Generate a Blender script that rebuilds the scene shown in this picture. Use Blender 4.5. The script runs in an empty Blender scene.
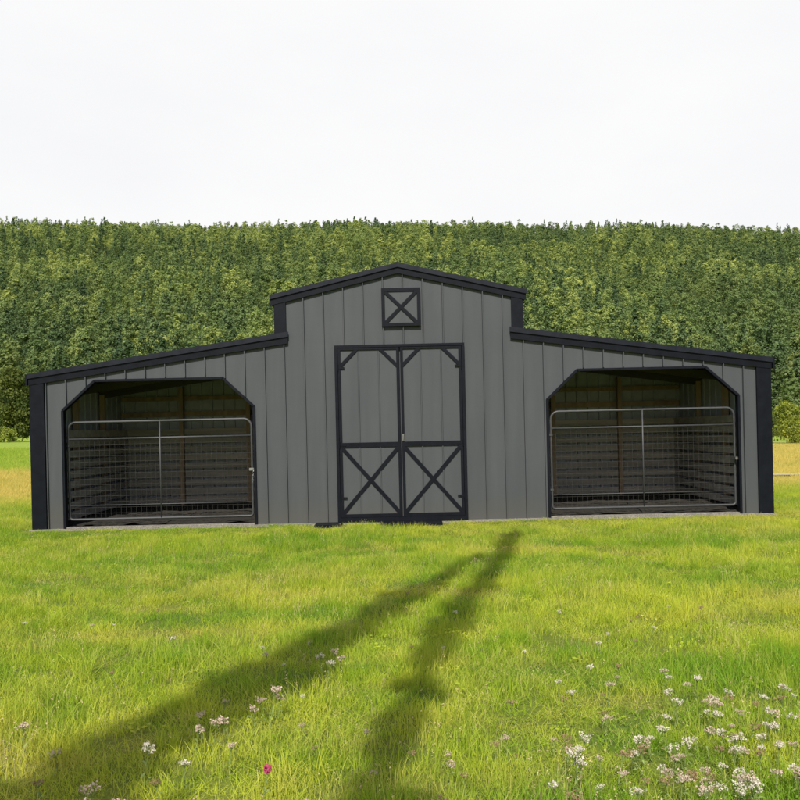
import bpy, bmesh, math, random
import numpy as np
from mathutils import Vector, Matrix, noise as mnoise
random.seed(7); rng = np.random.default_rng(7)
C = bpy.context.scene.collection
S = 65.0
TH = math.radians(1.31)
CAM = Vector((-0.05, -12.0, 1.43))
F = 780.0; HY = 430.0
RIDGE = 960.0

# ------------------------------------------------------------------ terrain
def sst(a, b, v):
    t = min(1, max(0, (v-a)/(b-a))); return t*t*(3-2*t)
def gz(x, y):
    z = 0.33*math.tanh(x/14)*(1-sst(15, 70, y))
    if y < -1.5:
        z += 0.03*mnoise.noise(Vector((x*0.35, y*0.35, 3)))*sst(-1.5, -4, y)
    d = y+12
    if d > 185:
        t = (d-185)/(RIDGE-185)
        H = 0.2665*RIDGE-10
        if t <= 1: h = H*t**1.25
        else: h = H - 40*(1-math.exp(-(t-1)*3))
        h *= 1 + 0.03*mnoise.noise(Vector((x*0.0035, y*0.003, 1))) - 0.010*abs(x/450)
        z += h + 15*sst(200, 400, d)*mnoise.noise(Vector((x*0.009, y*0.007, 5)))*(1-0.85*sst(0.8, 1.0, t))
    return z

# ------------------------------------------------------------------ node helpers
def mat(name):
    m = bpy.data.materials.new(name); m.use_nodes = True
    nt = m.node_tree; nt.nodes.clear()
    return m, nt, nt.nodes, nt.links
def N(nt, t, **kw):
    n = nt.nodes.new(t)
    for k, v in kw.items(): setattr(n, k, v)
    return n
def setin(nt, sock, v):
    if hasattr(v, 'is_output'): nt.links.new(v, sock)
    else: sock.default_value = v
def mixc(nt, f, a, b, mode='MIX'):
    n = N(nt, 'ShaderNodeMix', data_type='RGBA', blend_type=mode)
    setin(nt, n.inputs[0], f); setin(nt, n.inputs[6], a); setin(nt, n.inputs[7], b)
    return n.outputs[2]
def math_(nt, op, a, b=0.0, clamp=False):
    n = N(nt, 'ShaderNodeMath', operation=op, use_clamp=clamp)
    setin(nt, n.inputs[0], a); setin(nt, n.inputs[1], b); return n.outputs[0]
def mapr(nt, v, a, b, c=0.0, d=1.0, smooth=False):
    n = N(nt, 'ShaderNodeMapRange', interpolation_type='SMOOTHSTEP' if smooth else 'LINEAR')
    setin(nt, n.inputs[0], v)
    for i, q in enumerate((a, b, c, d)): setin(nt, n.inputs[i+1], q)
    return n.outputs[0]
def noise(nt, scale, detail=3, vec=None, stretch=None, rough=0.55):
    if vec is None: vec = N(nt, 'ShaderNodeNewGeometry').outputs['Position']
    if stretch:
        mp = N(nt, 'ShaderNodeMapping'); nt.links.new(vec, mp.inputs[0]); mp.inputs['Scale'].default_value = stretch; vec = mp.outputs[0]
    n = N(nt, 'ShaderNodeTexNoise'); nt.links.new(vec, n.inputs['Vector'])
    n.inputs['Scale'].default_value = scale; n.inputs['Detail'].default_value = detail; n.inputs['Roughness'].default_value = rough
    return n.outputs[0]
def c4(r, g, b): return (r, g, b, 1)
def finish(nt, col, rough=0.6, metal=0.0, bump=None, bstr=0.3, bdist=0.01, spec=0.5):
    p = N(nt, 'ShaderNodeBsdfPrincipled'); o = N(nt, 'ShaderNodeOutputMaterial')
    setin(nt, p.inputs['Base Color'], col); setin(nt, p.inputs['Roughness'], rough); p.inputs['Metallic'].default_value = metal
    p.inputs['Specular IOR Level'].default_value = spec
    if bump is not None:
        b = N(nt, 'ShaderNodeBump'); b.inputs['Strength'].default_value = bstr; b.inputs['Distance'].default_value = bdist
        nt.links.new(bump, b.inputs['Height']); nt.links.new(b.outputs[0], p.inputs['Normal'])
    nt.links.new(p.outputs[0], o.inputs[0])
def leafy(nt, col, trans=0.45, tcol=None, rough=0.6):
    d = N(nt, 'ShaderNodeBsdfDiffuse'); t = N(nt, 'ShaderNodeBsdfTranslucent'); g = N(nt, 'ShaderNodeBsdfGlossy')
    m = N(nt, 'ShaderNodeMixShader'); m2 = N(nt, 'ShaderNodeMixShader'); o = N(nt, 'ShaderNodeOutputMaterial')
    setin(nt, d.inputs[0], col); setin(nt, t.inputs[0], tcol if tcol is not None else col)
    g.inputs['Roughness'].default_value = 0.5; g.inputs[0].default_value = (0.5, 0.5, 0.45, 1)
    m.inputs[0].default_value = trans; m2.inputs[0].default_value = 0.02
    nt.links.new(d.outputs[0], m.inputs[1]); nt.links.new(t.outputs[0], m.inputs[2])
    nt.links.new(m.outputs[0], m2.inputs[1]); nt.links.new(g.outputs[0], m2.inputs[2])
    nt.links.new(m2.outputs[0], o.inputs[0])

def simple(name, col, var=0.25, rough=0.6, metal=0.0, scale=8, stretch=None, bump=0.2, bdist=0.005, spec=0.5):
    m, nt, n, l = mat(name)
    f = noise(nt, scale, 4, stretch=stretch)
    f2 = noise(nt, scale*0.13, 3)
    c = mixc(nt, mapr(nt, f, 0.3, 0.7), c4(*[k*(1-var) for k in col]), c4(*[k*(1+var) for k in col]))
    c = mixc(nt, mapr(nt, f2, 0.35, 0.65, 0, 0.5), c, c4(*[k*(1-var*0.8) for k in col]))
    finish(nt, c, mapr(nt, f, 0.2, 0.8, rough-0.08, rough+0.08), metal, f, bump, bdist, spec)
    return m

# grass colours shared by ground and blades
def zone_colour(nt, green, yellow, gold, far, rust):
    pos = N(nt, 'ShaderNodeNewGeometry').outputs['Position']
    sx = N(nt, 'ShaderNodeSeparateXYZ'); nt.links.new(pos, sx.inputs[0])
    X, Y = sx.outputs[0], sx.outputs[1]
    n1 = noise(nt, 0.5, 5, pos, (0.45, 1.3, 1.0)); n2 = noise(nt, 2.6, 4, pos); n3 = noise(nt, 0.13, 3, pos, (0.5, 1, 1))
    n4 = noise(nt, 0.8, 5, pos, (0.35, 1.6, 1.0), 0.7)
    k = math_(nt, 'ADD', math_(nt, 'MULTIPLY', n1, 0.55), math_(nt, 'MULTIPLY', n2, 0.45))
    base = mixc(nt, mapr(nt, k, 0.40, 0.58, 0, 1), green, yellow)
    base = mixc(nt, mapr(nt, n4, 0.52, 0.68, 0, 0.6), base, rust)
    wob = math_(nt, 'ADD', Y, math_(nt, 'MULTIPLY', math_(nt, 'SUBTRACT', n3, 0.5), 8.0))
    yfar = mapr(nt, X, -4.0, 4.0, 21.0, 78.0)
    a = mapr(nt, wob, 3.5, 7.0, 0, 1, True)
    b = mapr(nt, math_(nt, 'SUBTRACT', wob, yfar), -3.0, 3.0, 1, 0, True)
    g = math_(nt, 'MULTIPLY', a, b)
    c = mixc(nt, math_(nt, 'MULTIPLY', g, mapr(nt, n3, 0.3, 0.7, 0.8, 1.0)), base, gold)
    c = mixc(nt, mapr(nt, math_(nt, 'SUBTRACT', wob, yfar), -3.0, 3.0, 0, 1, True), c, far)
    return c, Y, n2

M = {}
m, nt, n, l = mat('meadow_soil')
c, Y, n2 = zone_colour(nt, c4(0.09, 0.145, 0.02), c4(0.20, 0.22, 0.032), c4(0.48, 0.38, 0.10), c4(0.28, 0.38, 0.05), c4(0.26, 0.21, 0.055))
fine = noise(nt, 35, 4)
c = mixc(nt, mapr(nt, fine, 0.35, 0.65, 0, 0.45), c, c4(0.055, 0.075, 0.016))
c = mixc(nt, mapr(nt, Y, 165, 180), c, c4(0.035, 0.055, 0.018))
finish(nt, c, 0.9, 0, fine, 0.6, 0.03, 0.1); M['ground'] = m
m, nt, n, l = mat('grass_blades')
c, Y, n2 = zone_colour(nt, c4(0.225, 0.40, 0.026), c4(0.55, 0.61, 0.056), c4(0.68, 0.54, 0.15), c4(0.38, 0.50, 0.06), c4(0.66, 0.54, 0.14))
r = N(nt, 'ShaderNodeObjectInfo').outputs['Random']
c = mixc(nt, mapr(nt, r, 0.74, 1.0, 0, 0.6), c, c4(0.68, 0.61, 0.18))
c = mixc(nt, mapr(nt, r, 0.3, 0.0, 0, 0.6), c, c4(0.12, 0.27, 0.018))
leafy(nt, c, 0.42); M['grass'] = m
m, nt, n, l = mat('seed_stalks')
r = N(nt, 'ShaderNodeObjectInfo').outputs['Random']
leafy(nt, mixc(nt, r, c4(0.66, 0.52, 0.31), c4(0.68, 0.62, 0.26)), 0.35); M['seed'] = m

m, nt, n, l = mat('grey_metal_siding')
pos = N(nt, 'ShaderNodeNewGeometry').outputs['Position']
sx = N(nt, 'ShaderNodeSeparateXYZ'); nt.links.new(pos, sx.inputs[0])
st = noise(nt, 6, 4, pos, (1.0, 1.0, 0.08)); bl = noise(nt, 0.9, 4, pos)
c = mixc(nt, mapr(nt, st, 0.3, 0.7), c4(0.061, 0.067, 0.0725), c4(0.075, 0.081, 0.086))
c = mixc(nt, mapr(nt, bl, 0.35, 0.7, 0, 0.5), c, c4(0.053, 0.060, 0.066))
low = math_(nt, 'ADD', sx.outputs[2], math_(nt, 'MULTIPLY', bl, -0.35))
c = mixc(nt, mapr(nt, low, -0.15, 0.3, 0.4, 0, True), c, c4(0.09, 0.082, 0.066))
finish(nt, c, mapr(nt, bl, 0.3, 0.7, 0.5, 0.62), 0.0, bl, 0.3, 0.02, 0.3); M['wall'] = m
M['black'] = simple('black_painted_trim', (0.0048, 0.0062, 0.0105), 0.25, 0.5, 0, 10, bump=0.05, spec=0.16)
M['roof'] = simple('black_metal_roofing', (0.007, 0.008, 0.011), 0.2, 0.5, 0, 6, bump=0.05, spec=0.2)
M['rake'] = simple('black_rake_metal', (0.010, 0.012, 0.019), 0.25, 0.4, 0, 10, bump=0.05, spec=0.25)
M['wood'] = simple('weathered_grey_boards', (0.46, 0.42, 0.36), 0.35, 0.8, 0, 7, (0.12, 1.0, 1.6), 0.5)
M['timber'] = simple('tan_framing_timber', (0.40, 0.29, 0.19), 0.3, 0.75, 0, 9, (1, 1, 0.15), 0.4)
M['rafter'] = simple('dark_aged_rafters', (0.07, 0.065, 0.06), 0.3, 0.8, 0, 9, (0.15, 1, 1), 0.4)
M['inside'] = simple('bare_tin_lining', (0.44, 0.48, 0.56), 0.15, 0.5, 0.0, 5)
M['gate'] = simple('grey_gate_tube', (0.050, 0.052, 0.055), 0.2, 0.5, 0.0, 20, bump=0.05, spec=0.5)
M['wire'] = simple('dull_wire', (0.065, 0.064, 0.06), 0.2, 0.6, 0.0, 30, bump=0.0, spec=0.3)
M['zinc'] = simple('bright_zinc_hardware', (0.35, 0.35, 0.35), 0.15, 0.35, 0.8, 30, bump=0.0)
M['pad'] = simple('pale_gravel', (0.27, 0.25, 0.21), 0.5, 0.95, 0, 60, bump=0.8, bdist=0.02)
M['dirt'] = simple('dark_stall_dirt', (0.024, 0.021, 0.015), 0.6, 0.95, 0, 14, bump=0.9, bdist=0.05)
M['track'] = simple('pale_dirt_track', (0.40, 0.36, 0.28), 0.2, 0.9, 0, 4, bump=0.3)
M['bark'] = simple('brown_bark', (0.11, 0.085, 0.06), 0.4, 0.85, 0, 6, (1, 1, 0.2), 0.7, 0.03)
M['pale_bark'] = simple('pale_dry_bark', (0.36, 0.31, 0.28), 0.25, 0.85, 0, 6, (1, 1, 0.2), 0.5, 0.02)
M['stem'] = simple('green_stem', (0.18, 0.24, 0.06), 0.3, 0.8, 0, 30, bump=0)

def foliage(name, dark, light, scale=0.5, trans=0.35, rnd=None, big=None):
    m, nt, n, l = mat(name)
    f = noise(nt, scale, 4)
    c = mixc(nt, mapr(nt, f, 0.35, 0.65), c4(*dark), c4(*light))
    if rnd is not None:
        r = N(nt, 'ShaderNodeObjectInfo').outputs['Random']
        c = mixc(nt, mapr(nt, r, 0.45, 1.0, 0, 0.85), c, c4(*rnd))
        c = mixc(nt, mapr(nt, r, 0.40, 0.0, 0, 0.8), c, c4(dark[0]*0.5, dark[1]*0.58, dark[2]*0.75))
    if big is not None:
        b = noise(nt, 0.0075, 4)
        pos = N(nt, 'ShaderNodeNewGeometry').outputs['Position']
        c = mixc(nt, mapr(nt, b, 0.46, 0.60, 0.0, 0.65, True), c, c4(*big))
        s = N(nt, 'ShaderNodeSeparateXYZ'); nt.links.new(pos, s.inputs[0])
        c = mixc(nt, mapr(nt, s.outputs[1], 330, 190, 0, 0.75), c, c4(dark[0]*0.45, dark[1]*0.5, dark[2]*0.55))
    leafy(nt, c, trans); return m
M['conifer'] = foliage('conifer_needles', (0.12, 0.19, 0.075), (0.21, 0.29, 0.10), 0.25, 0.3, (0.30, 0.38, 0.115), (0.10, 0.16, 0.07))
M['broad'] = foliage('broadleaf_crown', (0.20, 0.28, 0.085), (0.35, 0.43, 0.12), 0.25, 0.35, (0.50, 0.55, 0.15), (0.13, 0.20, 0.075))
M['left_leaf'] = foliage('dark_olive_leaves', (0.05, 0.08, 0.02), (0.17, 0.20, 0.045), 0.5, 0.35)
M['bush_leaf'] = foliage('bright_bush_leaves', (0.14, 0.20, 0.035), (0.40, 0.44, 0.07), 0.8, 0.4)
M['sap_leaf'] = foliage('sapling_leaves', (0.05, 0.10, 0.02), (0.10, 0.17, 0.03), 2, 0.03)

# ------------------------------------------------------------------ mesh helpers
def obj(name, bm, m, parent=None):
    me = bpy.data.meshes.new(name)
    if isinstance(bm, bmesh.types.BMesh):
        bmesh.ops.recalc_face_normals(bm, faces=bm.faces); bm.to_mesh(me); bm.free()
    else: me.from_pydata(bm[0], [], bm[1])
    me.materials.append(m)
    o = bpy.data.objects.new(name, me); C.objects.link(o)
    if parent: o.parent = parent
    return o
def thing(name, label, cat, loc=(0, 0, 0), rot=(0, 0, 0), group=None):
    o = bpy.data.objects.new(name, None); C.objects.link(o); o.location = loc; o.rotation_euler = rot
    o['label'] = label; o['category'] = cat
    if group: o['group'] = group
    return o
def prism(bm, pts, y0, y1):
    a = [bm.verts.new((x, y0, z)) for x, z in pts]; b = [bm.verts.new((x, y1, z)) for x, z in pts]
    bm.faces.new(a); bm.faces.new(b[::-1])
    n = len(pts)
    for i in range(n): bm.faces.new((a[i], b[i], b[(i+1) % n], a[(i+1) % n]))
def box(bm, x0, x1, y0, y1, z0, z1): prism(bm, [(x0, z0), (x1, z0), (x1, z1), (x0, z1)], y0, y1)
def bar(bm, x0, z0, x1, z1, w, y0, y1):
    d = Vector((x1-x0, z1-z0)).normalized(); nx, nz = -d.y*w/2, d.x*w/2
    prism(bm, [(x0-nx, z0-nz), (x1-nx, z1-nz), (x1+nx, z1+nz), (x0+nx, z0+nz)], y0, y1)
def tube(bm, pts, radii, seg=8, closed=False):
    pts = [Vector(p) for p in pts]; rings = []; n = len(pts)
    if not hasattr(radii, '__len__'): radii = [radii]*n
    for i, p in enumerate(pts):
        if closed: t = (pts[(i+1) % n]-pts[i-1]).normalized()
        else: t = (pts[min(i+1, n-1)]-pts[max(i-1, 0)]).normalized()
        up = Vector((0, 1, 0)) if abs(t.y) < 0.9 else Vector((1, 0, 0))
        a = t.cross(up).normalized(); b = t.cross(a)
        rings.append([bm.verts.new(p+(a*math.cos(2*math.pi*k/seg)+b*math.sin(2*math.pi*k/seg))*radii[i]) for k in range(seg)])
    for i in range(n if closed else n-1):
        r0, r1 = rings[i], rings[(i+1) % n]
        for k in range(seg): bm.faces.new((r0[k], r0[(k+1) % seg], r1[(k+1) % seg], r1[k]))
    if not closed: bm.faces.new(rings[0]); bm.faces.new(rings[-1][::-1])
def smooth(o):
    for p in o.data.polygons: p.use_smooth = True
    return o
U = lambda u: u/S
Z = lambda v: (v+3)/S

# ------------------------------------------------------------------ ground sheet
def axis(lim0, lim1, n, k=6.0):
    t = np.linspace(-1, 1, n); s = np.sinh(t*k)/math.sinh(k)
    return np.where(s < 0, -s*lim0, s*lim1)
xs = axis(-2600, 2600, 201); ys = axis(-400, 2600, 261)
verts = [(x, y, gz(x, y)) for y in ys for x in xs]
nx = len(xs)
faces = [(j*nx+i, j*nx+i+1, (j+1)*nx+i+1, (j+1)*nx+i) for j in range(len(ys)-1) for i in range(nx-1)]
g = smooth(obj('ground', (verts, faces), M['ground'])); g['kind'] = 'structure'

def sheet(name, x0, x1, y0, y1, nxx, nyy, off, m):
    v = []
    for j in range(nyy+1):
        for i in range(nxx+1):
            x = x0+(x1-x0)*i/nxx; y = y0+(y1-y0)*j/nyy
            y2 = y + 0.12*math.sin(x*0.4)
            v.append((x, y2, gz(x, y2)+off))
    f = [(j*(nxx+1)+i, j*(nxx+1)+i+1, (j+1)*(nxx+1)+i+1, (j+1)*(nxx+1)+i) for j in range(nyy) for i in range(nxx)]
    o = obj(name, (v, f), m); o['kind'] = 'structure'; return o
sheet('track', 7, 90, 8.6, 9.3, 120, 3, 0.05, M['track'])
bm = bmesh.new(); box(bm, U(-372), U(372), -0.07, 3.8, -0.25, 0.03)
pad = obj('gravel_pad', bm, M['pad']); pad['kind'] = 'structure'; pad.rotation_euler = (0, -TH, 0)

# ------------------------------------------------------------------ barn
barn = thing('barn', 'wide grey metal-sided barn with raised centre, black trim and two open stall bays', 'barn', (0, 0, 0), (0, -TH, 0))
DEP = 3.66
def wing_v(a): return 153.5+(369-a)*0.139
def mid_v(a): return 227+(125.5-a)*0.231
O = [(146.5, -3), (146.5, 117), (177, 146), (305, 146), (337.5, 117), (337.5, -3)]
def open_v(a):
    if a < 146.5 or a > 337.5: return None
    if a < 177: return 117+(a-146.5)/30.5*29
    if a > 305: return 117+(337.5-a)/32.5*29
    return 146
half = [(0, mid_v(0)-5), (122, mid_v(122)-5), (122, wing_v(122)-5), (368, wing_v(368)-5), (368, -3), (337.5, -3)] + O[::-1][1:]
pts = half + [(-a, b) for a, b in half[::-1][:-1]]
bm = bmesh.new(); prism(bm, [(U(a), Z(b)) for a, b in pts], 0.0, 0.04)
def rib(bm, x, z0, z1, y=0.0, w=0.042, h=0.022):
    v = [(x-w/2, y+0.001), (x-w/4, y-h), (x+w/4, y-h), (x+w/2, y+0.001)]
    a = [bm.verts.new((p, q, z0)) for p, q in v]; b = [bm.verts.new((p, q, z1)) for p, q in v]
    for i in range(3): bm.faces.new((a[i], a[i+1], b[i+1], b[i]))
    bm.faces.new(a); bm.faces.new(b[::-1])
for k in range(-18, 19):
    u = k*19.9+4.5; a = abs(u)
    if a < 364:
        top = (mid_v(a) if a < 122 else wing_v(a))-7
        ov = open_v(a)
        bot = -2.5 if ov is None else ov+2
        if top-bot > 3: rib(bm, U(u), Z(bot), Z(top), h=0.036, w=0.024)
obj('wall', bm, M['wall'], barn)
for s in (-1, 1):
    bm = bmesh.new(); x = s*U(368)
    box(bm, min(x, x-s*0.03), max(x, x-s*0.03), 0.041, DEP, 0, Z(wing_v(368)-6))
    for j in range(1, 12):
        y = j*0.305
        tube(bm, [(x, y, 0.01), (x, y, Z(wing_v(368)-8))], 0.02, 6)
    obj('wall', bm, M['wall'], barn)
    bm = bmesh.new(); x = s*U(122)
    box(bm, min(x, x-s*0.03), max(x, x-s*0.03), 0.041, DEP, 0, Z(mid_v(122)-6))
    for j in range(1, 12):
        tube(bm, [(x, j*0.305, 0.01), (x, j*0.305, Z(mid_v(122)-9))], 0.02, 6)
    obj('wall', bm, M['wall'], barn)
half = [(0, mid_v(0)-5), (122, mid_v(122)-5), (122, wing_v(122)-5), (368, wing_v(368)-5), (368, -3)]
bm = bmesh.new(); prism(bm, [(U(a), Z(b)) for a, b in half+[(-a, b) for a, b in half[::-1][:-1]]], DEP+0.001, DEP+0.04)
obj('wall', bm, M['wall'], barn)
for s in (-1, 1):                                                   # tin lining inside the bays
    bm = bmesh.new()
    prism(bm, [(s*U(a), Z(b)) for a, b in ((126.5, -2), (364, -2), (364, wing_v(364)-11), (126.5, wing_v(126.5)-11))], DEP-0.012, DEP-0.002)
    for j in range(0, 17):
        u = 130+j*14.4
        rib(bm, s*U(u), 0, Z(wing_v(u)-12), DEP-0.0125, 0.05, 0.03)
    x = s*U(364); box(bm, min(x, x-s*0.006), max(x, x-s*0.006), 0.06, DEP-0.02, 0.04, Z(wing_v(364)-11))
    for j in range(1, 14):
        tube(bm, [(x-s*0.006, j*0.26, 0.04), (x-s*0.006, j*0.26, Z(wing_v(364)-12))], 0.015, 6)
    obj('lining', bm, M['inside'], barn)
for s in (-1, 1):
    bm = bmesh.new()
    prism(bm, [(s*U(370), Z(wing_v(370))), (s*U(122.5), Z(wing_v(122.5))), (s*U(122.5), Z(wing_v(122.5)-9)), (s*U(370), Z(wing_v(370)-9))], -0.03, DEP+0.12)
    for j in range(1, 13):
        y = j*0.3
        tube(bm, [(s*U(370), y, Z(wing_v(370))+0.005), (s*U(123), y, Z(wing_v(123))+0.005)], 0.016, 6)
    r = obj('roof', bm, M['roof'], barn)
    bm = bmesh.new(); prism(bm, [(s*U(a), Z(wing_v(a)+b)) for a, b in ((370.5, -3.3), (111, -3.3), (111, -10.5), (370.5, -10.5))], -0.045, -0.028)
    obj('fascia', bm, M['black'], r)
    bm = bmesh.new(); prism(bm, [(s*U(a), Z(wing_v(a)+b)) for a, b in ((371, 1), (110.5, 1), (110.5, -4), (371, -4))], -0.066, -0.026)
    obj('rake_trim', bm, M['rake'], r)
    bm = bmesh.new(); x = s*U(371); box(bm, min(x, x+s*0.03), max(x, x+s*0.03), -0.066, DEP+0.13, Z(wing_v(371)-10.5), Z(wing_v(371)+0.5))
    obj('eave_trim', bm, M['black'], r)
bm = bmesh.new()
prism(bm, [(U(a), Z(mid_v(abs(a))+b)) for a, b in ((-127, 0), (0, 0), (127, 0), (127, -9), (0, -9), (-127, -9))], -0.03, DEP+0.12)
for s in (-1, 1):
    for j in range(1, 13):
        y = j*0.3
        tube(bm, [(s*U(127), y, Z(mid_v(127))+0.005), (s*U(1), y, Z(mid_v(1))+0.005)], 0.016, 6)
r = obj('roof', bm, M['roof'], barn)
bm = bmesh.new(); prism(bm, [(U(a), Z(mid_v(abs(a))+b)) for a, b in ((-127.5, -3), (0, -3), (127.5, -3), (127.5, -9.6), (0, -9.6), (-127.5, -9.6))], -0.045, -0.028); obj('fascia', bm, M['black'], r)
bm = bmesh.new(); prism(bm, [(U(a), Z(mid_v(abs(a))+b)) for a, b in ((-128, 1), (0, 1), (128, 1), (128, -3.6), (0, -3.6), (-128, -3.6))], -0.066, -0.026); obj('rake_trim', bm, M['rake'], r)
bm = bmesh.new(); tube(bm, [(0, -0.06, Z(mid_v(0))), (0, DEP+.12, Z(mid_v(0)))], 0.03, 8); obj('ridge_cap', bm, M['roof'], r)
for s in (-1, 1):
    bm = bmesh.new()
    prism(bm, [(s*U(a), Z(b)) for a, b in ((355.5, -3), (369.5, -3), (369.5, wing_v(369)-10.7), (355.5, wing_v(354)-10.7))], -0.037, -0.0015)
    x = s*U(369.5); box(bm, min(x, x+s*0.012), max(x, x+s*0.012), -0.027, 0.12, 0, Z(wing_v(369)-11))
    obj('corner_trim', bm, M['black'], barn)
    bm = bmesh.new()
    prism(bm, [(s*U(a), Z(b)) for a, b in ((112.5, wing_v(111)+0.5), (123.5, wing_v(123)+0.5), (123.5, mid_v(123)-9.8), (112.5, mid_v(111)-9.8))], -0.037, -0.0015)
    x = s*U(123.5); box(bm, min(x, x+s*0.012), max(x, x+s*0.012), -0.027, 0.12, Z(wing_v(123)-2), Z(mid_v(123)-9))
    obj('corner_trim', bm, M['black'], barn)
    bm = bmesh.new()
    for (a0, b0), (a1, b1) in zip(O[:-1], O[1:]): bar(bm, s*U(a0), Z(b0), s*U(a1), Z(b1), 0.036, -0.036, 0.06)
    obj('opening_trim', bm, M['black'], barn)
for s in (-1, 1):
    bm = bmesh.new()
    for j in range(9):
        z = 0.09+j*0.168; h = 0.118
        box(bm, min(s*U(128), s*U(357)), max(s*U(128), s*U(357)), DEP-0.155-0.004*(j % 3), DEP-0.122, z, z+h)
    obj('kick_boards', bm, M['wood'], barn)
    bm = bmesh.new()
    x = s*U(355)
    for j in range(9):
        z = 0.09+j*0.168; h = 0.118
        box(bm, min(x, x-s*0.035)-0.002*(j % 2), max(x, x-s*0.035), 0.16, DEP-0.16, z, z+h)
    obj('kick_boards', bm, M['wood'], barn)
    bm = bmesh.new()
    box(bm, min(s*U(128), s*U(362)), max(s*U(128), s*U(362)), DEP-0.09, DEP-0.045, 1.80, 1.90)
    box(bm, min(s*U(128), s*U(362)), max(s*U(128), s*U(362)), DEP-0.09, DEP-0.045, 2.12, 2.20)
    obj('girt', bm, M['timber'], barn)
    for u in (196, 282):
        bm = bmesh.new(); box(bm, s*U(u)-0.04, s*U(u)+0.04, DEP-0.25, DEP-0.165, 0.06, Z(wing_v(u)-14)); obj('post', bm, M['timber'], barn)
    for y in (1.25, 2.45):
        bm = bmesh.new(); box(bm, min(s*U(355.5), s*U(361)), max(s*U(355.5), s*U(361)), y-0.045, y+0.045, 0.06, Z(wing_v(361)-14)); obj('post', bm, M['timber'], barn)
        bm = bmesh.new()
        prism(bm, [(s*U(a), Z(wing_v(a)+b)) for a, b in ((362, -10), (125, -10), (125, -19), (362, -19))], y-0.02, y+0.02)
        obj('rafter', bm, M['rafter'], barn)
    nxf, nyf = 50, 44; v = []; x0 = 126.5; x1 = 361.5
    for j in range(nyf+1):
        for i in range(nxf+1):
            xx = s*U(x0+(x1-x0)*i/nxf); yy = 0.075+(DEP-0.09)*j/nyf
            v.append((xx, yy, 0.06+0.035*mnoise.noise(Vector((xx*3, yy*3, 4)))+0.02*mnoise.noise(Vector((xx*11, yy*11, 4)))))
    f = [(j*(nxf+1)+i, j*(nxf+1)+i+1, (j+1)*(nxf+1)+i+1, (j+1)*(nxf+1)+i) for j in range(nyf) for i in range(nxf)]
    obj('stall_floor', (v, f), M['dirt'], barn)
def door(s):
    x0, x1 = (U(-61.5), U(-0.6)) if s < 0 else (U(0.6), U(61.5))
    z0, z1 = Z(4), Z(172.5); zr = Z(76)
    bm = bmesh.new(); box(bm, x0, x1, -0.044, -0.024, z0, z1)
    for i in (1, 2): rib(bm, x0+(x1-x0)*i/3, z0+0.05, z1-0.05, -0.044, 0.024, 0.014)
    d = obj('door', bm, M['wall'], barn)
    t = 0.042; y0, y1 = -0.064, -0.0445
    bm = bmesh.new()
    box(bm, x0, x0+t, y0, y1, z0, z1); box(bm, x1-t, x1, y0, y1, z0, z1)
    box(bm, x0+t, x1-t, y0+0.001, y1, z0, z0+0.05); box(bm, x0+t, x1-t, y0+0.001, y1, z1-t*0.7, z1)
    box(bm, x0+t, x1-t, y0+0.001, y1, zr-0.036, zr+0.036)
    obj('door_trim', bm, M['black'], d)
    bm = bmesh.new()
    bar(bm, x0+t*0.6, z0+0.05, x1-t*0.6, zr-0.03, 0.055, y0+0.003, y1); bar(bm, x0+t*0.6, zr-0.03, x1-t*0.6, z0+0.05, 0.055, y0+0.005, y1)
    obj('cross_brace', bm, M['black'], d)
    for q in (0, 1):
        xa = x0+t*0.7 if q == 0 else x1-t*0.7; sg = 1 if q == 0 else -1
        bm = bmesh.new(); bar(bm, xa, z1-0.28, xa+sg*0.26, z1-0.02, 0.048, y0+0.003, y1); obj('corner_brace', bm, M['black'], d)
    xh = x0-0.0 if s < 0 else x1
    for zz in (z0+0.3, zr, z1-0.3):
        bm = bmesh.new(); tube(bm, [(xh, -0.070, zz-0.05), (xh, -0.070, zz+0.05)], 0.009, 8); box(bm, min(xh, xh-s*0.1), max(xh, xh-s*0.1), -0.069, -0.0645, zz-0.014, zz+0.014)
        obj('hinge', bm, M['black'], d)
    if s > 0:
        bm = bmesh.new(); hx = x0+0.021
        tube(bm, [(hx, -0.065, zr+0.06), (hx, -0.093, zr+0.07), (hx, -0.093, zr+0.13), (hx, -0.065, zr+0.14)], 0.007, 8)
        box(bm, hx-0.014, hx+0.014, -0.0685, -0.0645, zr+0.045, zr+0.155); obj('handle', bm, M['zinc'], d)
door(-1); door(1)
bm = bmesh.new()
box(bm, U(-64.8), U(-61.9), -0.067, -0.0015, Z(-1), Z(175.5)); box(bm, U(61.9), U(64.8), -0.067, -0.0015, Z(-1), Z(175.5))
box(bm, U(-61.9), U(61.9), -0.0665, -0.0015, Z(172.9), Z(175.5)); box(bm, U(-61.9), U(61.9), -0.078, -0.0015, Z(-1), Z(3.8))
obj('door_frame', bm, M['black'], barn)
bm = bmesh.new(); cx = 2.6; w0, w1, v0, v1 = cx-19.3, cx+19.3, 193.5, 231.5
box(bm, U(w0+2), U(w1-2), -0.040, -0.0235, Z(v0+2), Z(v1-2)); lw = obj('loft_window', bm, M['wall'], barn)
bm = bmesh.new(); ft = 3.2
box(bm, U(w0), U(w0+ft), -0.062, -0.0015, Z(v0), Z(v1)); box(bm, U(w1-ft), U(w1), -0.062, -0.0015, Z(v0), Z(v1))
box(bm, U(w0+ft), U(w1-ft), -0.061, -0.0015, Z(v0), Z(v0+ft)); box(bm, U(w0+ft), U(w1-ft), -0.061, -0.0015, Z(v1-ft), Z(v1))
obj('window_frame', bm, M['black'], lw)
bm = bmesh.new()
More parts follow.
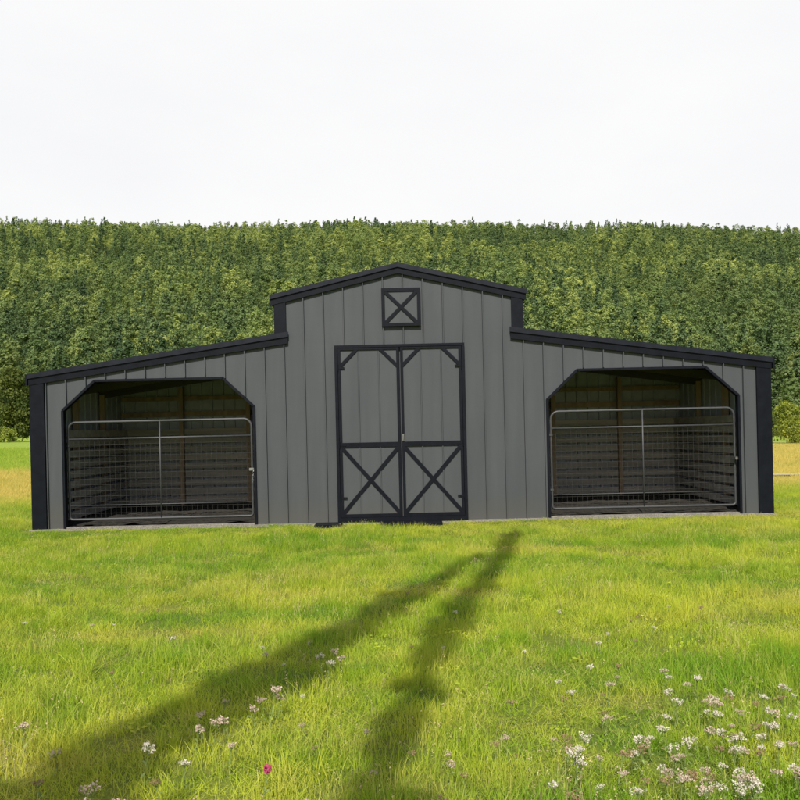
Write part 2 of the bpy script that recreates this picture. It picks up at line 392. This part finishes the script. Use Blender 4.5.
bar(bm, U(w0+3), Z(v0+3), U(w1-3), Z(v1-3), 0.05, -0.055, -0.0405); bar(bm, U(w0+3), Z(v1-3), U(w1-3), Z(v0+3), 0.05, -0.057, -0.0405)
obj('cross_brace', bm, M['black'], lw)
SK = ((-86, -60), (-22, 38))
for a, b in SK:
    bm = bmesh.new(); box(bm, U(a), U(b), -0.42, -0.0785, -0.12, 0.045)
    bmesh.ops.bevel(bm, geom=bm.edges[:], offset=0.012, segments=1); obj('skid', bm, M['black'], barn)
for s in (-1, 1):
    bm = bmesh.new(); box(bm, min(s*U(147.5), s*U(336.5)), max(s*U(147.5), s*U(336.5)), -0.02, 0.07, 0.031, 0.05); obj('sill', bm, M['pad'], barn)

# ------------------------------------------------------------------ gates
def gate(s, label):
    x0 = s*U(243.5)
    loc = Matrix.Rotation(-TH, 4, 'Y') @ Vector((x0, 0.11, 0))
    t = thing('livestock_gate', label, 'gate', loc, (0, -TH, 0), 'tubular gates closing the two stall bays')
    hw = U(92.5); zb, zt = Z(7), Z(105); r = 0.12
    path = []
    for cx, cz, a0 in ((hw-r, zt-r, 0), (-hw+r, zt-r, 90), (-hw+0.05, zb+0.05, 180), (hw-0.05, zb+0.05, 270)):
        rr = r if a0 < 180 else 0.05
        for k in range(7):
            a = math.radians(a0+k*15); path.append((cx+rr*math.cos(a), 0, cz+rr*math.sin(a)))
    bm = bmesh.new(); tube(bm, path, 0.019, 8, True); smooth(obj('frame', bm, M['gate'], t))
    for z in (Z(88), Z(21)):
        bm = bmesh.new(); tube(bm, [(-hw, 0, z), (hw, 0, z)], 0.015 if z > 1 else 0.008, 8); smooth(obj('rail', bm, M['gate'], t))
    bm = bmesh.new(); tube(bm, [(0, -0.005, zb), (0, -0.005, zt)], 0.013, 8); smooth(obj('upright', bm, M['gate'], t))
    bm = bmesh.new()
    nv = 36
    for i in range(1, nv):
        x = -hw+2*hw*i/nv; tube(bm, [(x, 0.018, zb), (x, 0.018, Z(88))], 0.0015, 4)
    nh = 14
    for i in range(1, nh):
        z = zb+(Z(88)-zb)*i/nh; tube(bm, [(-hw, 0.022, z), (hw, 0.022, z)], 0.0016, 4)
    obj('wire_mesh', bm, M['wire'], t)
    for z in (0.45, 1.3):
        bm = bmesh.new(); tube(bm, [(-hw-0.03, 0, z-0.05), (-hw-0.03, 0, z+0.05)], 0.011, 8); box(bm, -hw-0.03, -hw+0.02, -0.024, 0.024, z-0.016, z+0.016)
        obj('hinge', bm, M['gate'], t)
    bm = bmesh.new(); box(bm, hw-0.03, hw+0.05, -0.10, -0.05, 0.86, 0.90)
    for k in range(7):
        cx, cz = hw+0.03+0.008*math.sin(k), 0.86-0.03*k
        ring = [(cx+(0.012*math.cos(a) if k % 2 else 0), -0.11+(0 if k % 2 else 0.012*math.cos(a)), cz+0.022*math.sin(a)) for a in [2*math.pi*q/10 for q in range(10)]]
        tube(bm, ring, 0.0038, 5, True)
    obj('latch', bm, M['zinc'], t)
gate(-1, 'dark tubular wire-mesh gate across the left stall bay')
gate(1, 'dark tubular wire-mesh gate across the right stall bay')

# ------------------------------------------------------------------ foliage helpers
def leaves(cent, size, aspect=0.7, nrm=None, jit=0.5):
    n = len(cent)
    a = rng.normal(size=(n, 3)); a /= np.linalg.norm(a, axis=1)[:, None]
    if nrm is not None:
        w = nrm+rng.normal(size=(n, 3))*jit; w /= np.linalg.norm(w, axis=1)[:, None]+1e-6
        a -= (a*w).sum(1)[:, None]*w; a /= np.linalg.norm(a, axis=1)[:, None]+1e-6
        b = np.cross(w, a)
    else:
        b = rng.normal(size=(n, 3)); b -= (a*b).sum(1)[:, None]*a; b /= np.linalg.norm(b, axis=1)[:, None]
    s = size*(0.6+0.8*rng.random(n))[:, None]
    v = np.stack([cent-a*s*0.5, cent-b*s*aspect*0.5, cent+a*s*0.5, cent+b*s*aspect*0.5], 1).reshape(-1, 3)
    f = np.arange(4*n).reshape(-1, 4)
    return v, f
def to_mesh(name, parts):
    me = bpy.data.meshes.new(name); vs = []; fs = []; off = 0
    for v, f in parts:
        vs += [tuple(p) for p in v]; fs += [tuple(int(q)+off for q in r) for r in f]; off += len(v)
    me.from_pydata(vs, [], fs); return me
def cluster_crown(h0, h1, rad, ncl, nlf, lsize, crad, prof=None, outward=False, tpow=0.9):
    pts = []; nr = []
    for i in range(ncl):
        t = rng.random()**tpow
        z = h0+(h1-h0)*t
        R = rad*(prof(t) if prof else math.sqrt(max(0.02, 1-(2*t-0.9)**2/1.3)))
        a = rng.random()*6.283; q = R*math.sqrt(rng.random())*1.0
        c = np.array([q*math.cos(a), q*math.sin(a), z])
        cr = crad*(0.6+0.8*rng.random())*(1.0 if not outward else (1-0.45*t))
        p = rng.normal(size=(nlf, 3)); p /= np.linalg.norm(p, axis=1)[:, None]
        nr.append(p*0.6+np.array([math.cos(a)*0.8*q/max(R, .1), math.sin(a)*0.8*q/max(R, .1), -0.1+0.9*t]))
        p = p*(rng.random(nlf)**0.45)[:, None]*cr
        p[:, 2] *= 0.8
        pts.append(c+p)
    return leaves(np.concatenate(pts), lsize, 0.75, np.concatenate(nr) if outward else None)

proto_f = bpy.data.collections.new('forest_kinds')
def proto(coll, name, me, mats):
    for m in mats: me.materials.append(m)
    o = bpy.data.objects.new(name, me); coll.objects.link(o); return o
for i in range(4):
    h = 14+1.7*i; pr = (lambda t: max(0.04, (1-t)**0.75))
    me = to_mesh('c', [cluster_crown(0.5, h-0.3, 3.1+0.15*i, 52, 22, 0.55, 1.05, pr, True, 0.85)])
    proto(proto_f, 'a_conifer%d' % i, me, [M['conifer']])
for i in range(5):
    h = 10.5+1.4*i; pr = (lambda t: math.sin(math.pi*min(1, t*0.74+0.24))**0.65)
    me = to_mesh('b', [cluster_crown(0.8, h, 3.4+0.3*i, 52, 24, 0.58, 1.5, pr, True, 0.85)])
    proto(proto_f, 'b_broad%d' % i, me, [M['broad']])

def scatter(name, coll, P, R, Sc, I):
    me = bpy.data.meshes.new(name); n = len(P)
    me.vertices.add(n); me.vertices.foreach_set('co', np.asarray(P, dtype=np.float32).ravel())
    a = me.attributes.new('rot', 'FLOAT_VECTOR', 'POINT'); a.data.foreach_set('vector', np.asarray(R, dtype=np.float32).ravel())
    a = me.attributes.new('scl', 'FLOAT_VECTOR', 'POINT'); a.data.foreach_set('vector', np.asarray(Sc, dtype=np.float32).ravel())
    a = me.attributes.new('idx', 'INT', 'POINT'); a.data.foreach_set('value', np.asarray(I, dtype=np.int32))
    o = bpy.data.objects.new(name, me); C.objects.link(o); o['kind'] = 'stuff'
    nt = bpy.data.node_groups.new(name+'_nodes', 'GeometryNodeTree')
    nt.interface.new_socket('Geometry', in_out='INPUT', socket_type='NodeSocketGeometry')
    nt.interface.new_socket('Geometry', in_out='OUTPUT', socket_type='NodeSocketGeometry')
    gi = nt.nodes.new('NodeGroupInput'); go = nt.nodes.new('NodeGroupOutput')
    ip = nt.nodes.new('GeometryNodeInstanceOnPoints'); ci = nt.nodes.new('GeometryNodeCollectionInfo')
    ci.inputs['Collection'].default_value = coll; ci.inputs['Separate Children'].default_value = True; ci.inputs['Reset Children'].default_value = True
    def na(t, nm):
        x = nt.nodes.new('GeometryNodeInputNamedAttribute'); x.data_type = t; x.inputs['Name'].default_value = nm; return x.outputs[0]
    L = nt.links
    L.new(gi.outputs[0], ip.inputs['Points']); L.new(ci.outputs[0], ip.inputs['Instance']); ip.inputs['Pick Instance'].default_value = True
    L.new(na('INT', 'idx'), ip.inputs['Instance Index']); L.new(na('FLOAT_VECTOR', 'rot'), ip.inputs['Rotation']); L.new(na('FLOAT_VECTOR', 'scl'), ip.inputs['Scale'])
    L.new(ip.outputs[0], go.inputs[0])
    md = o.modifiers.new('scatter', 'NODES'); md.node_group = nt
    return o

P = []; R = []; Sc = []; I = []
d = 178.0
while d < RIDGE+25:
    step = 7.2 if d < 450 else 8.0
    x = -0.60*d-25+rng.random()*step
    while x < 0.60*d+25:
        px = x+rng.uniform(-0.5, 0.5)*step*1.5; py = d-12+rng.uniform(-0.5, 0.5)*step*1.8
        if d > 195 or rng.random() < 0.6:
            big = mnoise.noise(Vector((px*0.009, py*0.009, 0)))
            con = rng.random() < (0.30+0.9*big+(0.3 if d < 240 else 0)-(0.2 if d > 850 else 0))
            s = (0.62+0.85*rng.random()**1.4)
            if d > 880: s = 0.72+0.35*rng.random()
            w = 0.9+0.35*rng.random()
            P.append((px, py, gz(px, py)-0.4)); R.append((rng.normal()*0.05, rng.normal()*0.05, rng.random()*6.28))
            Sc.append((s*w, s*w, s)); I.append(int(rng.integers(0, 4)) if con else 4+int(rng.integers(0, 5)))
        x += step
    d += step
fo = scatter('forest', proto_f, P, R, Sc, I)
print('forest trees', len(P))

# ------------------------------------------------------------------ grass
proto_g = bpy.data.collections.new('grass_kinds')
def tuft(nb, hmin, hmax, spread, w, lean=0.35, hp=1.5):
    V = []; Fc = []
    for i in range(nb):
        a = rng.random()*6.283; q = spread*math.sqrt(rng.random()); x, y = q*math.cos(a), q*math.sin(a)
        h = hmin+(hmax-hmin)*rng.random()**hp; b = rng.random()*6.283; ln = lean*h*abs(rng.normal())*1.0
        dx, dy = math.cos(b)*ln, math.sin(b)*ln; c = rng.random()*6.283; ww0 = w*(0.7+0.6*rng.random()); wx, wy = math.cos(c)*ww0/2, math.sin(c)*ww0/2
        k = len(V)
        for t in (0, 0.45, 0.8):
            ww = 1-0.6*t*t
            V += [(x+dx*t*t-wx*ww, y+dy*t*t-wy*ww, h*t-0.01), (x+dx*t*t+wx*ww, y+dy*t*t+wy*ww, h*t-0.01)]
        V.append((x+dx, y+dy, h*(1-0.15*min(1, ln/h))))
        Fc += [(k, k+1, k+3, k+2), (k+2, k+3, k+5, k+4), (k+4, k+5, k+6)]
    return V, Fc
for i in range(4):
    v, f = tuft(64, 0.03, 0.115, 0.12, 0.0030, 0.6); proto(proto_g, 'a_tuft%d' % i, to_mesh('g', [(v, f)]), [M['grass']])
for i in range(2):
    V, Fc = tuft(6, 0.10, 0.21, 0.10, 0.0016, 0.35)
    n0 = len(V)
    tips = [V[k] for k in range(6, n0, 7)]
    L1, f1 = leaves(np.repeat(np.array(tips), 7, 0)+rng.normal(size=(len(tips)*7, 3))*np.array([0.003, 0.003, 0.012]), 0.007)
    proto(proto_g, 'b_seed%d' % i, to_mesh('s', [(V, Fc), (L1, f1)]), [M['seed']])
for i in range(2):
    cc = np.array([[rng.normal()*0.05, rng.normal()*0.05, 0.02+0.05*rng.random()] for _ in range(26)])
    v, f = leaves(cc, 0.022, 0.5); proto(proto_g, 'c_herb%d' % i, to_mesh('h', [(v, f)]), [M['grass']])
for i in range(2):
    v, f = tuft(50, 0.08, 0.19, 0.06, 0.0036, 0.8, 1.0); proto(proto_g, 'd_clump%d' % i, to_mesh('g', [(v, f)]), [M['grass']])
P = []; R = []; Sc = []; I = []
def put(x, y, s, i, hz=1.0):
    P.append((x, y, gz(x, y))); R.append((0, 0, rng.random()*6.28)); Sc.append((s, s, s*hz)); I.append(i)
def inside_barn(x, y):
    for a, b in SK:
        if U(a)-0.05 < x < U(b)+0.05 and y > -0.62 and y < 0: return True
    return abs(x) < 5.76 and -0.09 < y < 3.9
d = 1.6
while d < 13.0:
    dens = 140 if d < 5 else 110
    strip = 0.1; W = 0.56*d+1.3
    n = int(dens*strip*2*W)
    for _ in range(n):
        x = rng.uniform(-W, W); y = -12+d+rng.uniform(0, strip)
        if inside_barn(x, y): continue
        hn = 0.8+0.9*mnoise.noise(Vector((x*0.7, y*0.7, 2)))+0.9*mnoise.noise(Vector((x*3, y*3, 7)))
        near = sst(-0.1, -1.6, y) if abs(x) < 5.9 else 1
        hz = max(0.35, min(1.4, hn))*(0.5+0.5*near)
        r = rng.random()
        if r < 0.80: put(x, y, 0.9+0.3*rng.random(), int(rng.integers(0, 4)), hz)
        elif r < 0.82: put(x, y, 0.9+0.3*rng.random(), 6+int(rng.integers(0, 2)), hz)
        elif r < 0.855:
            if near > 0.6 and mnoise.noise(Vector((x*1.2, y*1.2, 30))) > 0.0: put(x, y, 0.65+0.45*rng.random(), 8+int(rng.integers(0, 2)), 0.9)
        elif rng.random() < 0.55+1.2*mnoise.noise(Vector((x*0.5, y*0.9, 12))): put(x, y, 0.8+0.3*rng.random(), 4+int(rng.integers(0, 2)), min(1.0, 0.72*hz))
    d += strip
while d < 60:
    s = 1+(d-13)*0.06; strip = 0.25; W = 0.62*d+3
    n = int(60/s/s*strip*2*W)
    for _ in range(n):
        x = rng.uniform(-W, W); y = -12+d+rng.uniform(0, strip)
        if inside_barn(x, y) or (abs(x) < 0.36*d): continue
        if x > 7 and 8.5 < y-0.12*math.sin(x*0.4) < 9.4 and rng.random() < 0.9: continue
        put(x, y, s*(0.9+0.3*rng.random()), int(rng.integers(0, 4)), 0.85)
    d += strip
go = scatter('meadow_grass', proto_g, P, R, Sc, I)
print('grass', len(P))

# ------------------------------------------------------------------ individual trees
def limb_tree(name, label, cat, loc, h, rad, h0, ncl, nlf, lsize, crad, lm, bmt, prof=None, group=None, trunk_r=None):
    t = thing(name, label, cat, loc, (0, 0, 0), group)
    tr = trunk_r or h*0.022
    bm = bmesh.new()
    tube(bm, [(0, 0, -0.3), (0.05*h*0.1, 0, h*0.3), (-0.01*h, 0.01*h, h*0.6), (0, 0, h*0.92)], [tr, tr*0.75, tr*0.45, tr*0.08], 8)
    for k in range(9):
        z = h*(0.2+0.07*k); a = k*2.4; L = rad*(0.85-0.06*k)
        tube(bm, [(0, 0, z), (math.cos(a)*L*.5, math.sin(a)*L*.5, z+L*.2), (math.cos(a)*L, math.sin(a)*L, min(h*0.95, z+L*.5))], [tr*0.4, tr*0.22, tr*0.06], 6)
    obj('trunk', bm, bmt, t)
    v, f = cluster_crown(h0, h, rad, ncl, nlf, lsize, crad, prof)
    me = to_mesh('crown', [(v, f)]); me.materials.append(lm); c = bpy.data.objects.new('crown', me); C.objects.link(c); c.parent = t
    return t
def at(px, dd): x = CAM.x+(px-400)/F*dd; y = -12+dd; return (x, y, gz(x, y))
rnd = lambda t: math.sin(math.pi*min(1, 0.25+0.7*t))
limb_tree('broadleaf_tree', 'olive green rounded tree at the far left field edge beside the barn', 'tree', at(13, 95), 8.6, 2.9, 0.7, 150, 70, 0.30, 0.8, M['left_leaf'], M['bark'], rnd)
limb_tree('bush', 'bright yellow-green rounded bush standing in the field right of the barn', 'bush', at(787, 84), 4.1, 2.3, 0.2, 80, 60, 0.22, 0.7, M['bush_leaf'], M['bark'], rnd, trunk_r=0.07)
limb_tree('bush', 'low dark shrub beyond the bright bush at the right edge', 'bush', at(812, 110), 5.5, 3.4, 0.2, 80, 50, 0.3, 0.9, M['left_leaf'], M['bark'], rnd, trunk_r=0.08)
limb_tree('shrub', 'lit yellow-green shrub under the rounded tree at the left field edge', 'shrub', at(2, 90), 1.5, 2.0, 0.1, 40, 50, 0.2, 0.45, M['bush_leaf'], M['bark'], lambda t: 1-0.5*t, trunk_r=0.05)
b = at(819, 95); t = thing('bare_tree', 'pale leafless tree whose twigs reach in at the right edge of the forest', 'tree', b)
bm = bmesh.new()
def grow(p, dr, L, r, lev):
    q = p+dr*L*0.5+Vector((rng.normal(), rng.normal(), rng.normal()))*L*0.05; e = p+dr*L
    tube(bm, [p, q, e], [r, r*0.75, r*0.5], 5)
    if lev == 0: return
    for k in range(3 if lev > 1 else 4):
        nd = (dr+Vector((rng.normal(), rng.normal(), rng.normal()*0.5+0.25))*0.6).normalized()
        grow(p+dr*L*(0.75+0.25*rng.random()), nd, L*(0.26+0.08*rng.random()) if lev == 4 else L*0.55, r*0.5, lev-1)
grow(Vector((0, 0, -0.3)), Vector((0, 0, 1)), 13.2, 0.12, 4)
obj('trunk', bm, M['pale_bark'], t)

# two unseen trees added behind the camera, shaped so their shadows cross the meadow
EL = math.radians(45); AZ = math.radians(8)
tip = Vector((1.50, -1.5)); hd = Vector((math.sin(AZ), math.cos(AZ)))
Ls = 13.0; top = Vector((tip.x-hd.x*Ls, tip.y-hd.y*Ls)); Ht = Ls*math.tan(EL)
def leaner(base, label, qs, rads, dens, bfun, off, ncl=300, qtop=1.0):
    t = thing('shadow_tree', label, 'tree', (base[0], base[1], gz(*base)), (0, 0, 0))
    e = Vector((top.x-base[0]+off, top.y-base[1], Ht))
    P_ = lambda k: e*k+Vector((bfun(k), 0, 0))
    bm = bmesh.new()
    tube(bm, [P_(k*qtop) for k in (0, .15, .3, .45, .6, .75, .9, 1.0)], [0.08, 0.075, 0.07, 0.06, 0.05, 0.04, 0.025, 0.01], 8); obj('trunk', bm, M['bark'], t)
    cs = []
    for k in range(ncl):
        q = 0.12+(qtop-0.12)*rng.random()
        if rng.random() > np.interp(q, qs, dens): continue
        R_ = np.interp(q, qs, rads)*(1.0+0.6*mnoise.noise(Vector((q*16, base[0], 0))))
        cs.append(np.array(P_(q))+rng.normal(size=(50, 3))*R_*0.28+rng.normal(size=3)*R_*0.40)
    v, f = leaves(np.concatenate(cs), 0.08)
    me = to_mesh('crown', [(v, f)]); me.materials.append(M['sap_leaf']); c = bpy.data.objects.new('crown', me); C.objects.link(c); c.parent = t
leaner((-4.1, -16.0), 'unseen slim leaning tree added to cast the long shadow across the grass to the lower left', [0, 0.45, 0.55, 0.65, 0.76, 0.82, 0.9], [0.2, 0.29, 0.25, 0.19, 0.13, 0.07, 0.03], [1, 1, 1, 1, 0.9, 0.35, 0.15], lambda k: 0.05*math.sin(k*9), 0.0, 700, 0.88)
leaner((-2.0, -16.0), 'unseen slim leaning tree added to cast the shorter shadow that runs down the middle of the grass', [0, 0.4, 0.5, 0.6, 0.66, 0.75, 0.85, 1.0], [0.13, 0.17, 0.14, 0.13, 0.13, 0.10, 0.10, 0.11], [0.3, 0.4, 0.3, 0.4, 0.9, 1, 1, 1], lambda k: 0.16*math.sin(math.pi*min(1, k*1.5))+0.04*math.sin(k*17), 0.0, 520)

# ------------------------------------------------------------------ flowers
def petal_mat(name, a, b):
    m, nt, n, l = mat(name); f = noise(nt, 90, 2)
    leafy(nt, mixc(nt, mapr(nt, f, 0.35, 0.65), c4(*a), c4(*b)), 0.3); return m
M['p_white'] = petal_mat('cream_petals', (0.62, 0.56, 0.45), (0.84, 0.78, 0.68))
M['p_pink'] = petal_mat('faded_pink_petals', (0.54, 0.40, 0.31), (0.74, 0.61, 0.51))
M['p_magenta'] = petal_mat('magenta_petals', (0.5, 0.06, 0.16), (0.65, 0.16, 0.28))
M['p_brown'] = petal_mat('brown_seed_head', (0.28, 0.18, 0.09), (0.46, 0.34, 0.2))
def flower_meshes(kind, seed):
    r = np.random.default_rng(seed)
    H = 0.15
    bm = bmesh.new(); tube(bm, [(0, 0, -0.02), (0.008, 0.004, H*.5), (0, 0, H)], [0.0025, 0.002, 0.0015], 5)
    tips = []
    if kind != 'magenta':
        for k in range(12):
            a = r.random()*6.28; q = 0.033*math.sqrt(r.random()); tp = (q*math.cos(a), q*math.sin(a), H+0.005+0.02*r.random()); tips.append(tp)
            tube(bm, [(0, 0, H-0.015), tp], 0.0009, 4)
    sm = bpy.data.meshes.new('stem')
    for k in range(3):
        a = r.random()*6.28; z = 0.03+0.03*k
        vs = [bm.verts.new(p) for p in ((0, 0, z), (0.02*math.cos(a)-0.006*math.sin(a), 0.02*math.sin(a)+0.006*math.cos(a), z+0.02), (0.045*math.cos(a), 0.045*math.sin(a), z+0.015), (0.02*math.cos(a)+0.006*math.sin(a), 0.02*math.sin(a)-0.006*math.cos(a), z+0.02))]
        bm.faces.new(vs)
    bm.to_mesh(sm); bm.free(); sm.materials.append(M['stem'])
    if kind == 'magenta':
        p = r.normal(size=(90, 3)); p /= np.linalg.norm(p, axis=1)[:, None]; p *= 0.015; cc = p+np.array([0, 0, H+0.008]); sz = 0.012
    else:
        cc = np.concatenate([np.array(t)+r.normal(size=(9, 3))*np.array([0.0055, 0.0055, 0.004]) for t in tips]); sz = 0.0085
    v, f = leaves(cc, sz, 0.8); hm = to_mesh('flower_head', [(v, f)]); hm.materials.append(M['p_'+kind])
    return sm, hm
FM = {k: [flower_meshes(k, 10+j) for j in range(3)] for k in ('white', 'pink', 'magenta', 'brown')}
def flower(px, py, kind, label, group=None, s=1.0, name='flower'):
    hgt = 0.16*s
    d = (CAM.z-hgt-0.01)*F/(py-HY); x = CAM.x+(px-400)/F*d; y = -12+d
    t = thing(name, label, 'flower', (x, y, gz(x, y)), (rng.normal()*0.15, rng.normal()*0.15, rng.random()*6.28), group)
    t.scale = (s*0.9, s*0.9, s*0.97)
    sm, hm = FM[kind][int(rng.integers(0, 3))]
    for nm, me in (('stem', sm), ('flower_head', hm)):
        o = bpy.data.objects.new(nm, me); C.objects.link(o); o.parent = t
flower(262, 762, 'magenta', 'single round magenta clover-like flower low in the grass')
flower(575, 753, 'white', 'large whitish flat flower head standing alone right of centre at the bottom', s=1.25)
flower(145, 738, 'white', 'pale pink-white flower head in the long shadow at lower left', s=1.15)
flower(100, 776, 'pink', 'dusty pink flower head near the bottom left below the pale one', s=1.1)
flower(270, 686, 'pink', 'tallest dusty pink flower head at the edge of the long shadow', s=1.15)
flower(24, 716, 'pink', 'small dusty pink flower head at the left edge of the grass', s=0.95)
flower(76, 796, 'white', 'cream flower head cut by the bottom edge at lower left', s=1.2)
for a, b in ((212, 716), (226, 712), (196, 722), (205, 708)): flower(a, b, 'pink', 'small pinkish dried flower head in the cluster inside the long left shadow', 'dried flowers in the long left shadow', 0.9)
for a, b in ((322, 652), (333, 648), (341, 655), (326, 660)): flower(a, b, 'pink' if a > 330 else 'white', 'tiny pale dried flower head where the left shadow reaches mid grass', 'dried flowers mid grass in the left shadow', 0.9)
for a, b in ((262, 694), (255, 700), (277, 692)): flower(a, b, 'pink', 'small pink dried flower head crowding beside the tallest dusty pink one', 'small dried heads beside the tall pink flower', 0.82)
for a, b in ((40, 770), (125, 790), (160, 772), (185, 755), (60, 740), (230, 740)): flower(a, b, random.choice(['pink', 'brown', 'white']), 'small faded flower head spread across the lower left corner of the grass', 'faded flowers in the lower left corner', 0.75)
pts = []
random.seed(11)
core = [(640, 742), (651, 738), (668, 722), (683, 698), (712, 690), (731, 762), (690, 748), (741, 736), (762, 706), (776, 690), (785, 738), (790, 776), (795, 756), (671, 762), (716, 772), (736, 722), (770, 762), (702, 792), (756, 752), (724, 708), (697, 768), (748, 776), (779, 722), (680, 786), (765, 790), (710, 735), (795, 710), (740, 790)]
for a, b in core:
    for q in range(2):
        pts.append((a+random.uniform(-12, 12), b+random.uniform(-10, 10)))
for i in range(55): pts.append((random.uniform(560, 800), random.uniform(665, 795)))
for a, b in pts:
    k = random.choice(['white', 'white', 'white', 'pink', 'brown', 'pink'])
    flower(a, b, k, 'pale dried flower head in the loose patch at the lower right of the grass', 'dried flowers in the lower right patch', random.uniform(0.55, 0.95))
for i in range(30):
    a = random.uniform(10, 790); b = random.uniform(590, 700)
    flower(a, b, random.choice(['brown', 'pink', 'white']), 'tiny dried flower head scattered thinly over the middle of the meadow', 'thinly scattered flowers in mid meadow', random.uniform(0.45, 0.7))
for i in range(16):
    a = random.uniform(290, 580); b = random.uniform(700, 795)
    flower(a, b, random.choice(['brown', 'pink', 'brown']), 'small dried flower head among the grass at the bottom centre', 'scattered flowers at the bottom centre', random.uniform(0.48, 0.72))

# ------------------------------------------------------------------ light and sky
D = Vector((hd.x*math.cos(EL), hd.y*math.cos(EL), -math.sin(EL)))
sl = bpy.data.lights.new('sun', 'SUN'); sl.energy = 5.0; sl.angle = math.radians(0.5); sl.color = (1.0, 0.95, 0.87)
so = bpy.data.objects.new('sun', sl); C.objects.link(so); so.rotation_euler = D.to_track_quat('-Z', 'Y').to_euler(); so.location = (-20, -40, 40)
w = bpy.data.worlds.new('World'); bpy.context.scene.world = w; w.use_nodes = True
nt = w.node_tree; nt.nodes.clear()
sky = N(nt, 'ShaderNodeTexSky', sky_type='NISHITA'); sky.sun_disc = False; sky.sun_elevation = EL; sky.sun_rotation = math.pi+AZ
sky.dust_density = 2.0
tc = N(nt, 'ShaderNodeTexCoord').outputs['Generated']
s = N(nt, 'ShaderNodeSeparateXYZ'); nt.links.new(tc, s.inputs[0])
cl = noise(nt, 2.2, 5, tc, (1, 1, 2.5))
k = math_(nt, 'ADD', s.outputs[1], math_(nt, 'MULTIPLY', math_(nt, 'SUBTRACT', cl, 0.5), 0.5))
mask = mapr(nt, k, -0.1, 0.3, 0, 1, True)
ccol = mixc(nt, mapr(nt, cl, 0.3, 0.7), c4(9.2, 9.25, 9.4), c4(9.85, 9.85, 9.9))
col = mixc(nt, mask, sky.outputs[0], ccol)
bg = N(nt, 'ShaderNodeBackground'); bg.inputs[1].default_value = 0.1; nt.links.new(col, bg.inputs[0])
wo = N(nt, 'ShaderNodeOutputWorld'); nt.links.new(bg.outputs[0], wo.inputs[0])

cd = bpy.data.cameras.new('camera'); co = bpy.data.objects.new('camera', cd); C.objects.link(co)
co.location = CAM; co.rotation_euler = (math.radians(90), 0, 0)
cd.sensor_width = 36; cd.lens = 36*F/800; cd.shift_y = 30/800; cd.clip_end = 6000; cd.clip_start = 0.05
sc = bpy.context.scene; sc.camera = co
sc.view_settings.view_transform = 'Standard'; sc.view_settings.look = 'None'; sc.view_settings.exposure = 0
